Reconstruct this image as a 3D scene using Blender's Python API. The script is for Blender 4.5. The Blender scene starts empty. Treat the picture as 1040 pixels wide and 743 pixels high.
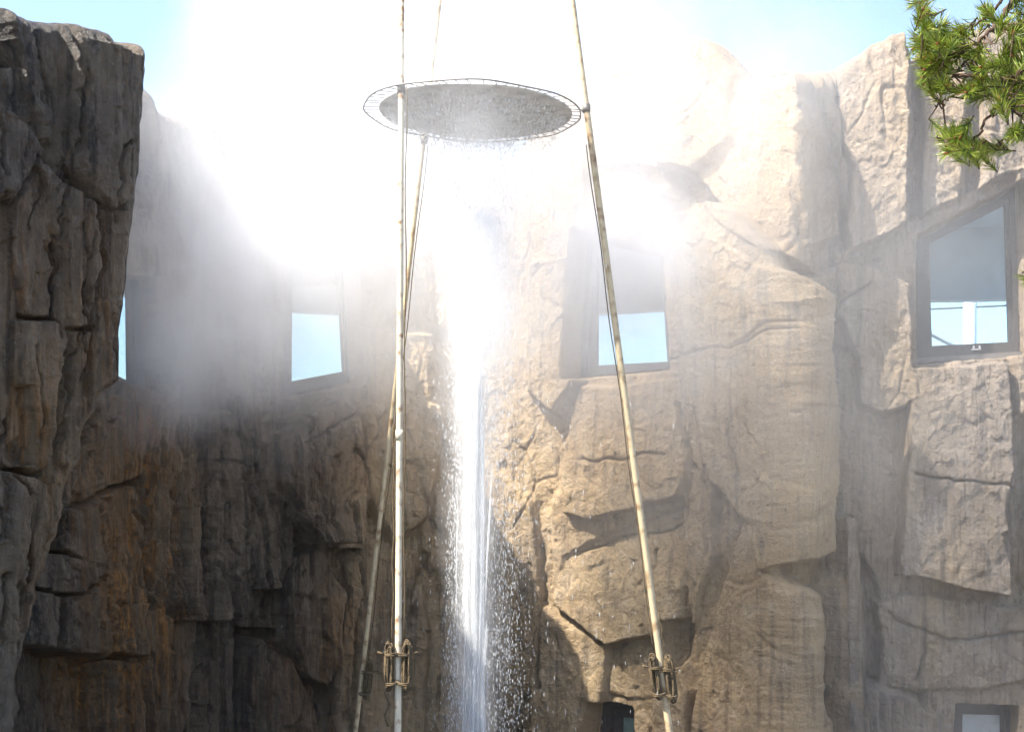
import bpy, bmesh, math, random
import numpy as np
from mathutils import Vector, Matrix

random.seed(7)
RNG = np.random.default_rng(11)
SC = bpy.context.scene
COL = SC.collection
F = 1255.0            # focal length in photo pixels
CX, HY = 520.0, 470.0 # optical axis column, horizon row
EYE = 6.2             # eye height above the basin floor

# ------------------------------------------------------------------ helpers
def P(px, py, Y):
    return Vector(((px - CX) / F * Y, Y, EYE + (HY - py) / F * Y))

def link(o, parent=None):
    COL.objects.link(o)
    if parent: o.parent = parent
    return o

def tag(o, label=None, cat=None, group=None, kind=None):
    if label: o['label'] = label
    if cat: o['category'] = cat
    if group: o['group'] = group
    if kind: o['kind'] = kind
    return o

def empty(name, loc, label, cat, group=None):
    o = bpy.data.objects.new(name, None)
    o.location = loc
    o.empty_display_size = .2
    link(o)
    bpy.context.view_layer.update()
    return tag(o, label, cat, group)

def mesh_obj(name, verts, faces, mat, parent=None, smooth=False):
    """verts in world coordinates; parented objects keep their place"""
    me = bpy.data.meshes.new(name)
    off = Vector(parent.location) if parent and parent.parent is None else Vector((0, 0, 0))
    if parent and parent.parent is not None:
        off = Vector(parent.parent.location)
    v = [(Vector(p) - off)[:] for p in verts]
    me.from_pydata(v, [], faces)
    me.materials.append(mat)
    if smooth:
        me.polygons.foreach_set('use_smooth', [True] * len(me.polygons))
    me.update()
    o = bpy.data.objects.new(name, me)
    return link(o, parent)

class MB:
    def __init__(s): s.v, s.f = [], []
    def add(s, v, f):
        n = len(s.v); s.v += [tuple(p) for p in v]; s.f += [tuple(i + n for i in q) for q in f]
    def tube(s, pts, r, n=8, caps=True):
        pts = [Vector(p) for p in pts]
        rs = r if isinstance(r, (list, tuple)) else [r] * len(pts)
        N = len(pts); v = []
        up = None
        for i, p in enumerate(pts):
            t = (pts[min(i + 1, N - 1)] - pts[max(i - 1, 0)])
            if t.length < 1e-9: t = Vector((0, 0, 1))
            t.normalize()
            if up is None:
                up = Vector((0, 0, 1)) if abs(t.z) < .9 else Vector((1, 0, 0))
            a = t.cross(up)
            if a.length < 1e-6: a = t.cross(Vector((0, 1, .3)))
            a.normalize(); b = a.cross(t); up = b
            for k in range(n):
                w = 2 * math.pi * k / n
                v.append(p + (a * math.cos(w) + b * math.sin(w)) * rs[i])
        f = []
        for i in range(N - 1):
            for k in range(n):
                f.append((i * n + k, i * n + (k + 1) % n, (i + 1) * n + (k + 1) % n, (i + 1) * n + k))
        if caps:
            f.append(tuple(range(n - 1, -1, -1))); f.append(tuple((N - 1) * n + k for k in range(n)))
        s.add(v, f)
    def prism(s, poly_front, poly_back):
        n = len(poly_front)
        f = [tuple(range(n)), tuple(range(2 * n - 1, n - 1, -1))]
        for i in range(n):
            j = (i + 1) % n
            f.append((i, i + n, j + n, j))
        s.add(list(poly_front) + list(poly_back), f)
    def box(s, a, b):
        (x0, y0, z0), (x1, y1, z1) = a, b
        v = [(x0,y0,z0),(x1,y0,z0),(x1,y1,z0),(x0,y1,z0),(x0,y0,z1),(x1,y0,z1),(x1,y1,z1),(x0,y1,z1)]
        s.add(v, [(0,3,2,1),(4,5,6,7),(0,1,5,4),(1,2,6,5),(2,3,7,6),(3,0,4,7)])
    def build(s, name, mat, parent=None, smooth=False):
        return mesh_obj(name, s.v, s.f, mat, parent, smooth)

# ------------------------------------------------------------------ numpy noise
def _hash(ix, iy, seed):
    h = (ix.astype(np.int64) * 374761393 + iy.astype(np.int64) * 668265263 + seed * 1442695041) & 0xffffffff
    h = ((h ^ (h >> 13)) * 1274126177) & 0xffffffff
    return ((h ^ (h >> 16)) & 0xffffff) / float(0xffffff)

def vnoise(x, y, seed):
    ix = np.floor(x); iy = np.floor(y); fx = x - ix; fy = y - iy
    ux = fx * fx * fx * (fx * (fx * 6 - 15) + 10); uy = fy * fy * fy * (fy * (fy * 6 - 15) + 10)
    a = _hash(ix, iy, seed); b = _hash(ix + 1, iy, seed); c = _hash(ix, iy + 1, seed); d = _hash(ix + 1, iy + 1, seed)
    return (a + (b - a) * ux) * (1 - uy) + (c + (d - c) * ux) * uy - .5

def fbm(x, y, seed, oct=4, gain=.5):
    s = 0; a = 1
    for i in range(oct):
        s = s + a * vnoise(x * 2 ** i + i * 17.3, y * 2 ** i - i * 9.1, seed + i); a *= gain
    return s

def ridged(x, y, seed, oct=4, gain=.5):
    s = 0; a = 1
    for i in range(oct):
        s = s + a * (1 - 4 * np.abs(vnoise(x * 2 ** i + i * 5.7, y * 2 ** i + i * 3.1, seed + i))); a *= gain
    return s * .5

def voronoi(x, y, seed):
    ix = np.floor(x); iy = np.floor(y)
    f1 = np.full(x.shape, 9.); f2 = np.full(x.shape, 9.)
    h = np.zeros(x.shape); dx = np.zeros(x.shape); dy = np.zeros(x.shape); h2 = np.zeros(x.shape); h3 = np.zeros(x.shape)
    for j in (-1, 0, 1):
        for i in (-1, 0, 1):
            cx = ix + i; cy = iy + j
            qx = cx + _hash(cx, cy, seed); qy = cy + _hash(cx, cy, seed + 5)
            ex = x - qx; ey = y - qy
            d = np.sqrt(ex * ex + ey * ey)
            near = d < f1
            f2 = np.where(near, f1, np.minimum(f2, d)); f1 = np.where(near, d, f1)
            h = np.where(near, _hash(cx, cy, seed + 9) - .5, h)
            h2 = np.where(near, _hash(cx, cy, seed + 13) - .5, h2)
            h3 = np.where(near, _hash(cx, cy, seed + 17) - .5, h3)
            dx = np.where(near, ex, dx); dy = np.where(near, ey, dy)
    return f1, f2, h, h2, h3, dx, dy

def sstep(a, b, x):
    t = np.clip((x - a) / (b - a), 0, 1); return t * t * (3 - 2 * t)

def sdf_poly(px, py, poly):
    """signed distance, positive inside (pixels)"""
    n = len(poly); d = np.full(px.shape, 1e18); inside = np.zeros(px.shape, bool)
    for i in range(n):
        ax, ay = poly[i]; bx, by = poly[(i + 1) % n]
        ex, ey = bx - ax, by - ay; wx, wy = px - ax, py - ay
        t = np.clip((wx * ex + wy * ey) / (ex * ex + ey * ey + 1e-9), 0, 1)
        d = np.minimum(d, (wx - ex * t) ** 2 + (wy - ey * t) ** 2)
        c = ((ay <= py) & (by > py)) | ((by <= py) & (ay > py))
        with np.errstate(divide='ignore', invalid='ignore'):
            xi = ax + (py - ay) / (by - ay + 1e-12) * ex
        inside ^= c & (px < xi)
    d = np.sqrt(d)
    return np.where(inside, d, -d)

def dist_line(px, py, pts):
    d = np.full(px.shape, 1e18)
    for (ax, ay), (bx, by) in zip(pts[:-1], pts[1:]):
        ex, ey = bx - ax, by - ay; wx, wy = px - ax, py - ay
        t = np.clip((wx * ex + wy * ey) / (ex * ex + ey * ey + 1e-9), 0, 1)
        d = np.minimum(d, (wx - ex * t) ** 2 + (wy - ey * t) ** 2)
    return np.sqrt(d)

# ------------------------------------------------------------------ materials
def new_mat(name):
    m = bpy.data.materials.new(name); m.use_nodes = True
    nt = m.node_tree; nt.nodes.clear()
    return m, nt, nt.nodes, nt.links

def nd(N, t, **kw):
    n = N.new(t)
    for k, v in kw.items():
        if k in n.inputs: n.inputs[k].default_value = v
        else: setattr(n, k, v)
    return n

def simple_mat(name, col, rough=.6, metal=0., var=.25, scale=30, bump=.1, col2=None, thr=(.45, .65), spec=.5):
    m, nt, N, L = new_mat(name)
    out = N.new('ShaderNodeOutputMaterial'); b = N.new('ShaderNodeBsdfPrincipled')
    L.new(b.outputs[0], out.inputs[0])
    tc = N.new('ShaderNodeTexCoord')
    no = nd(N, 'ShaderNodeTexNoise'); no.inputs['Scale'].default_value = scale; no.inputs['Detail'].default_value = 6
    L.new(tc.outputs['Object'], no.inputs['Vector'])
    ramp = N.new('ShaderNodeValToRGB')
    ramp.color_ramp.elements[0].position, ramp.color_ramp.elements[1].position = thr
    c2 = col2 if col2 else [c * (1 - var) for c in col]
    ramp.color_ramp.elements[0].color = (*col, 1); ramp.color_ramp.elements[1].color = (*c2, 1)
    L.new(no.outputs['Fac'], ramp.inputs[0]); L.new(ramp.outputs[0], b.inputs['Base Color'])
    b.inputs['Roughness'].default_value = rough; b.inputs['Metallic'].default_value = metal
    b.inputs['Specular IOR Level'].default_value = spec
    bp = N.new('ShaderNodeBump'); bp.inputs['Strength'].default_value = bump; bp.inputs['Distance'].default_value = .02
    L.new(no.outputs['Fac'], bp.inputs['Height']); L.new(bp.outputs[0], b.inputs['Normal'])
    return m

def rock_material():
    m, nt, N, L = new_mat('artificial_rock')
    out = N.new('ShaderNodeOutputMaterial'); b = N.new('ShaderNodeBsdfPrincipled')
    L.new(b.outputs[0], out.inputs[0])
    geo = N.new('ShaderNodeNewGeometry')
    def noise(scale, sx=1, sy=1, sz=1, detail=6, rough=.6):
        mp = N.new('ShaderNodeMapping'); mp.inputs['Scale'].default_value = (sx, sy, sz)
        L.new(geo.outputs['Position'], mp.inputs['Vector'])
        n = N.new('ShaderNodeTexNoise'); n.inputs['Scale'].default_value = scale
        n.inputs['Detail'].default_value = detail; n.inputs['Roughness'].default_value = rough
        L.new(mp.outputs[0], n.inputs['Vector']); return n.outputs['Fac']
    def remap(x, a, c, lo=0., hi=1.):
        r = N.new('ShaderNodeMapRange'); r.interpolation_type = 'SMOOTHSTEP'
        r.inputs['From Min'].default_value = a; r.inputs['From Max'].default_value = c
        r.inputs['To Min'].default_value = lo; r.inputs['To Max'].default_value = hi
        L.new(x, r.inputs['Value']); return r.outputs[0]
    def mix(fac, c1, c2):
        n = N.new('ShaderNodeMix'); n.data_type = 'RGBA'
        if isinstance(fac, float): n.inputs[0].default_value = fac
        else: L.new(fac, n.inputs[0])
        for i, c in ((6, c1), (7, c2)):
            if isinstance(c, tuple): n.inputs[i].default_value = (*c, 1)
            else: L.new(c, n.inputs[i])
        return n.outputs[2]
    def math_(op, a, c):
        n = N.new('ShaderNodeMath'); n.operation = op
        for i, x in enumerate((a, c)):
            if isinstance(x, float): n.inputs[i].default_value = x
            else: L.new(x, n.inputs[i])
        return n.outputs[0]
    at = N.new('ShaderNodeAttribute'); at.attribute_name = 'stone'   # r: ochre stain, g: cool grey stone, b: left-side shade painted dark, plus wet stone
    sep = N.new('ShaderNodeSeparateColor'); L.new(at.outputs['Color'], sep.inputs[0])
    big = noise(.55, detail=2); mid = noise(2.6, detail=4); fine = noise(13, detail=6, rough=.72)
    streak = noise(2.4, 2.6, 2.6, .16, 3); streak2 = noise(9, 2.2, 2.2, .12, 4)
    c = mix(remap(big, .35, .65), (.52, .375, .212), (.41, .29, .165))
    c = mix(remap(mid, .45, .75, 0, .6), c, (.58, .46, .32))
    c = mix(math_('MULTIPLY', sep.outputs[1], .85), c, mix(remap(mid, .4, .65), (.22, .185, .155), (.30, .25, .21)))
    c = mix(math_('MULTIPLY', remap(streak2, .50, .70), math_('ADD', math_('MULTIPLY', sep.outputs[1], .45), .15)), c, (.09, .07, .055))
    c = mix(math_('MULTIPLY', remap(streak, .52, .72), .5), c, (.13, .105, .085))
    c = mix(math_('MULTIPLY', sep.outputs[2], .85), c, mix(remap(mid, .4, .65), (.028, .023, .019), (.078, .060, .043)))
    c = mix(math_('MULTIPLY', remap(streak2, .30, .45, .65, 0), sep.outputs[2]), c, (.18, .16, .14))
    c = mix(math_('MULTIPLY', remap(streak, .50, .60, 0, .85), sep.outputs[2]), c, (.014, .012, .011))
    c = mix(math_('MULTIPLY', remap(streak, .36, .60, .25, 1.0), sep.outputs[0]), c, mix(remap(streak2, .38, .58), (.30, .135, .034), (.085, .045, .018)))
    c = mix(remap(fine, .52, .7, 0, .45), c, (.12, .095, .075))
    c = mix(remap(fine, .30, .44, .22, 0), c, (.46, .40, .33))
    L.new(c, b.inputs['Base Color'])
    rg = N.new('ShaderNodeMix'); L.new(sep.outputs[2], rg.inputs[0]); L.new(remap(mid, .3, .7, .6, .9), rg.inputs[2]); rg.inputs[3].default_value = .38
    L.new(rg.outputs[0], b.inputs['Roughness'])   # spray keeps the darkened stone wet
    b.inputs['Specular IOR Level'].default_value = .35
    h = math_('ADD', math_('MULTIPLY', fine, .95), math_('MULTIPLY', streak2, .28))
    bp = N.new('ShaderNodeBump'); bp.inputs['Strength'].default_value = 1.0; bp.inputs['Distance'].default_value = .09
    L.new(h, bp.inputs['Height']); L.new(bp.outputs[0], b.inputs['Normal'])
    return m

M_ROCK = rock_material()
M_FRAME = simple_mat('dark_grey_metal', (.075, .07, .068), .5, .2, .3, 14)
M_SILL = simple_mat('grey_sill', (.16, .15, .14), .6, 0, .3, 14)
M_PLASTER = simple_mat('corridor_plaster', (.78, .77, .76), .9, 0, .1, 3)
M_FLOOR = simple_mat('corridor_concrete', (.25, .24, .23), .9, 0, .2, 5)
M_MAST = simple_mat('weathered_cream_paint', (.50, .40, .25), .45, .0, .3, 9, .12, (.22, .13, .06), (.50, .70))
M_MASTR = simple_mat('rusty_cream_paint', (.62, .54, .40), .5, .0, .3, 11, .2, (.24, .12, .05), (.54, .70))
M_ROPE = simple_mat('brown_rope', (.13, .09, .045), .9, 0, .7, 60, .5)
M_WIRE = simple_mat('dull_steel_wire', (.20, .18, .15), .5, .5, .3, 30)
M_PLATE = simple_mat('stained_steel_plate', (.60, .58, .54), .7, .0, .35, 5, .15)
M_GROUND = simple_mat('basin_gravel', (.14, .125, .11), .95, 0, .35, 6, .4)
M_TERR = simple_mat('terrace_stone', (.30, .28, .25), .9, 0, .25, 4, .3)
M_BARK = simple_mat('pine_bark', (.09, .055, .035), .95, 0, .6, 40, .6)
M_BUD = simple_mat('pine_bud', (.22, .07, .02), .8, 0, .4, 60)
M_WHITE = simple_mat('white_paint', (.8, .8, .8), .5, 0, .05, 10)
M_GREY = simple_mat('grey_board', (.42, .43, .42), .6, 0, .2, 6)
M_GREEN = simple_mat('green_board', (.22, .34, .29), .5, 0, .3, 6)

def glass_mat():
    m, nt, N, L = new_mat('window_glass')
    out = N.new('ShaderNodeOutputMaterial')
    t = N.new('ShaderNodeBsdfTransparent'); t.inputs[0].default_value = (.78, .91, 1.0, 1)
    g = N.new('ShaderNodeBsdfGlossy'); g.inputs['Roughness'].default_value = .03
    fr = N.new('ShaderNodeFresnel'); fr.inputs['IOR'].default_value = 1.45
    mx = N.new('ShaderNodeMixShader')
    gb = N.new('ShaderNodeNewGeometry'); inv = N.new('ShaderNodeMath'); inv.operation = 'SUBTRACT'; inv.inputs[0].default_value = 1; L.new(gb.outputs['Backfacing'], inv.inputs[1])
    fm = N.new('ShaderNodeMath'); fm.operation = 'MULTIPLY'; L.new(fr.outputs[0], fm.inputs[0]); L.new(inv.outputs[0], fm.inputs[1])   # reflect at the front face only
    L.new(fm.outputs[0], mx.inputs[0]); L.new(t.outputs[0], mx.inputs[1]); L.new(g.outputs[0], mx.inputs[2]); L.new(mx.outputs[0], out.inputs[0])
    return m
M_GLASS = glass_mat()

def water_mat(name, alpha):
    m, nt, N, L = new_mat(name)
    out = N.new('ShaderNodeOutputMaterial')
    d = N.new('ShaderNodeBsdfDiffuse'); d.inputs[0].default_value = (.94, .95, .96, 1)
    tr = N.new('ShaderNodeBsdfTranslucent'); tr.inputs[0].default_value = (.94, .95, .96, 1)
    g = N.new('ShaderNodeBsdfGlossy'); g.inputs['Roughness'].default_value = .15
    tp = N.new('ShaderNodeBsdfTransparent')
    a = N.new('ShaderNodeMixShader'); a.inputs[0].default_value = .5; L.new(d.outputs[0], a.inputs[1]); L.new(tr.outputs[0], a.inputs[2])
    b = N.new('ShaderNodeMixShader'); b.inputs[0].default_value = .12; L.new(a.outputs[0], b.inputs[1]); L.new(g.outputs[0], b.inputs[2])
    c = N.new('ShaderNodeMixShader'); c.inputs[0].default_value = alpha; L.new(tp.outputs[0], c.inputs[1]); L.new(b.outputs[0], c.inputs[2])
    L.new(c.outputs[0], out.inputs[0])
    return m
M_DROP = water_mat('spray_water', .85)
M_JET = water_mat('jet_water', .5)

def needle_mat():
    m, nt, N, L = new_mat('pine_needles')
    out = N.new('ShaderNodeOutputMaterial')
    b = N.new('ShaderNodeBsdfPrincipled'); b.inputs['Roughness'].default_value = .45
    tr = N.new('ShaderNodeBsdfTranslucent'); mx = N.new('ShaderNodeMixShader'); mx.inputs[0].default_value = .4
    geo = N.new('ShaderNodeNewGeometry'); rp = N.new('ShaderNodeValToRGB')
    e = rp.color_ramp.elements
    e[0].color = (.06, .11, .015, 1); e[1].color = (.36, .40, .06, 1)
    x = rp.color_ramp.elements.new(.5); x.color = (.25, .34, .035, 1)
    x = rp.color_ramp.elements.new(.93); x.color = (.36, .40, .06, 1); e[len(e) - 1].color = (.24, .13, .045, 1); x = rp.color_ramp.elements.new(.96); x.color = (.24, .13, .045, 1)
    L.new(geo.outputs['Random Per Island'], rp.inputs[0])
    L.new(rp.outputs[0], b.inputs['Base Color']); L.new(rp.outputs[0], tr.inputs[0])
    L.new(b.outputs[0], mx.inputs[1]); L.new(tr.outputs[0], mx.inputs[2]); L.new(mx.outputs[0], out.inputs[0])
    return m
M_NEEDLE = needle_mat()

# ------------------------------------------------------------------ wall plan
def smooth_plan(pts, lo, hi, sig):
    xs = np.arange(lo, hi + 1, 1.0)
    ys = np.interp(xs, [p[0] for p in pts], [p[1] for p in pts])
    k = np.exp(-.5 * (np.arange(-3 * sig, 3 * sig + 1) / sig) ** 2); k /= k.sum()
    yp = np.pad(ys, (3 * sig, 3 * sig), mode='reflect', reflect_type='odd')
    return xs, np.convolve(yp, k, mode='valid')

class Plan:
    def __init__(s, pts, lo, hi, sig=10):
        s.xs, s.ys = smooth_plan(pts, lo, hi, sig)
        X = (s.xs - CX) / F * s.ys
        tx = np.gradient(X); ty = np.gradient(s.ys); l = np.hypot(tx, ty)
        s.nx, s.ny = ty / l, -tx / l          # faces the basin
        s.arc = np.concatenate([[0], np.cumsum(np.hypot(np.diff(X), np.diff(s.ys)))])
    def Y(s, px): return np.interp(px, s.xs, s.ys)
    def n(s, px): return np.interp(px, s.xs, s.nx), np.interp(px, s.xs, s.ny)
    def point(s, qx, qy, d):
        Y = s.Y(qx); X = (qx - CX) / F * Y; Z = EYE + (HY - qy) / F * Y
        nx, ny = s.n(qx)
        return X + nx * d, Y + ny * d, Z
    def unproj(s, px, py, d):
        """wall coordinates whose point, moved d along the normal, is seen at (px, py)"""
        qx, qy = float(px), float(py)
        for _ in range(12):
            X, Y, Z = s.point(qx, qy, d)
            ex, ey = CX + X / Y * F, HY - (Z - EYE) / Y * F
            qx += .7 * (px - ex); qy += .7 * (py - ey)
        return qx, qy

MAIN = Plan([(-60, 11.5), (0, 12.2), (60, 13.4), (100, 15.5), (160, 16.7), (230, 18.8), (300, 20.1), (390, 21.2), (470, 21.5), (560, 20.9),
             (690, 19.3), (812, 17.8), (834, 18.9), (930, 18.7), (1040, 18.6), (1200, 18.2)], -60, 1200, 9)
REAR = Plan(list(zip(MAIN.xs, MAIN.ys)), -60, 1200, 80)
LEFT = Plan([(-480, 7.6), (-220, 9.6), (0, 11.6), (147, 13.4), (200, 14.0)], -480, 200, 12)

# ------------------------------------------------------------------ rock relief
def apply_relief(plan, QX, QY, s, z, slabs, cracks, rough, seed, cw=1.25, ch=3.4, boost=1.08, grain=1.0):
    """relief in metres over wall coordinates (QX, QY in pixels; s, z in metres)"""
    wx = s + .35 * fbm(s * .8, z * .6, seed + 1, 3); wz = z + .5 * fbm(s * .7, z * .5, seed + 2, 3)
    f1, f2, h, h2, h3, dx, dy = voronoi(wx / cw, wz / ch, seed + 3)
    edge = sstep(0, .16, f2 - f1)
    d = (.30 * h + .42 * h2 * dx + .25 * h3 * dy) * edge * rough - .05 * (1 - edge) * rough
    d = d + .06 * fbm(s * .5, z * .35, seed + 4, 3)
    ww = 4.0 * fbm(QX * .03, QY * .03, seed + 5, 4)
    wh = 4.0 * fbm(QX * .03 + 40, QY * .03, seed + 6, 4)
    cx, cy = QX + ww, QY + wh
    for sl in slabs:
        poly, hh, tx, ty, bev = sl[:5]
        b_ = boost if min(p[0] for p in poly) > 190 else .8
        hh *= b_; tx *= b_; ty *= b_
        hp = [plan.unproj(a, b, hh) for a, b in poly]
        xs = [p[0] for p in hp]; ys = [p[1] for p in hp]
        sel = (QX > min(xs) - bev - 12) & (QX < max(xs) + bev + 12) & (QY > min(ys) - bev - 12) & (QY < max(ys) + bev + 12)
        if not sel.any(): continue
        x, y = cx[sel], cy[sel]
        sd = sdf_poly(x, y, hp)
        m = sstep(-bev * .3, bev * .6, sd)
        mx, my = sum(xs) / len(xs), sum(ys) / len(ys)
        target = hh + tx * (QX[sel] - mx) + ty * (QY[sel] - my)
        keep = d[sel] * .12
        d[sel] = d[sel] * (1 - m) + (target + keep) * m
    # second-order facets, chips and grain lie over everything
    f1, f2, h, h2, h3, dx, dy = voronoi(wx / .55 + 3.3, wz / 1.15, seed + 7)
    e = sstep(0, .10, f2 - f1)
    patch = sstep(-.05, .35, fbm(s * .6, z * .5, seed + 30, 2))
    d = d + (.05 * h + .13 * h2 * dx + .10 * h3 * dy) * e * (.08 + .75 * rough) - .030 * (1 - e) * patch
    f1, f2, h, h2, h3, dx, dy = voronoi(wx / .20 + 1.7, wz / .30, seed + 8)
    d = d + (.016 * h + .075 * h2 * dx + .075 * h3 * dy) * (.5 + .4 * rough)
    d = d + .034 * (.25 + rough) * grain * ridged(s * 3.2, z * .22, seed + 9, 4, .6)
    d = d + .034 * fbm(s * 5, z * 4, seed + 10, 4, .6) + .010 * ridged(s * 6, z * 7, seed + 12, 2)
    for pts, depth, w in cracks:
        hp = [plan.unproj(a, b, .15) for a, b in pts]
        xs = [p[0] for p in hp]; ys = [p[1] for p in hp]
        sel = (QX > min(xs) - 20) & (QX < max(xs) + 20) & (QY > min(ys) - 20) & (QY < max(ys) + 20)
        if not sel.any(): continue
        dd = dist_line(cx[sel] + 1.5 * ww[sel], cy[sel] + wh[sel], hp)
        d[sel] -= 1.4 * depth * np.exp(-(dd / w) ** 2)
    return d

def grid_mesh(name, V, keep, tint, mat, parent):
    """V: rows x cols x 3 array in world space; keep: mask per quad"""
    R, C = V.shape[:2]
    off = np.array(parent.location) if parent else 0
    co = (V - off).reshape(-1, 3)
    idx = np.arange(R * C).reshape(R, C)
    q = np.stack([idx[:-1, :-1], idx[:-1, 1:], idx[1:, 1:], idx[1:, :-1]], -1)[keep]
    used = np.zeros(R * C, bool); used[q.ravel()] = True
    new = np.cumsum(used) - 1
    co = co[used]; q = new[q]; t = tint.reshape(-1, 3)[used]
    me = bpy.data.meshes.new(name)
    me.vertices.add(len(co)); me.vertices.foreach_set('co', co.astype(np.float32).ravel())
    me.loops.add(q.size); me.loops.foreach_set('vertex_index', q.astype(np.int32).ravel())
    me.polygons.add(len(q)); me.polygons.foreach_set('loop_start', np.arange(0, q.size, 4, dtype=np.int32))
    me.polygons.foreach_set('use_smooth', np.ones(len(q), bool))
    me.update(calc_edges=True); me.validate()
    a = me.color_attributes.new('stone', 'FLOAT_COLOR', 'POINT')
    a.data.foreach_set('color', np.concatenate([t, np.ones((len(t), 1))], 1).astype(np.float32).ravel())
    me.materials.append(mat)
    o = bpy.data.objects.new(name, me)
    return link(o, parent)

def blob(QX, QY, x, y, rx, ry):
    return np.exp(-(((QX - x) / rx) ** 2 + ((QY - y) / ry) ** 2))

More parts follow.
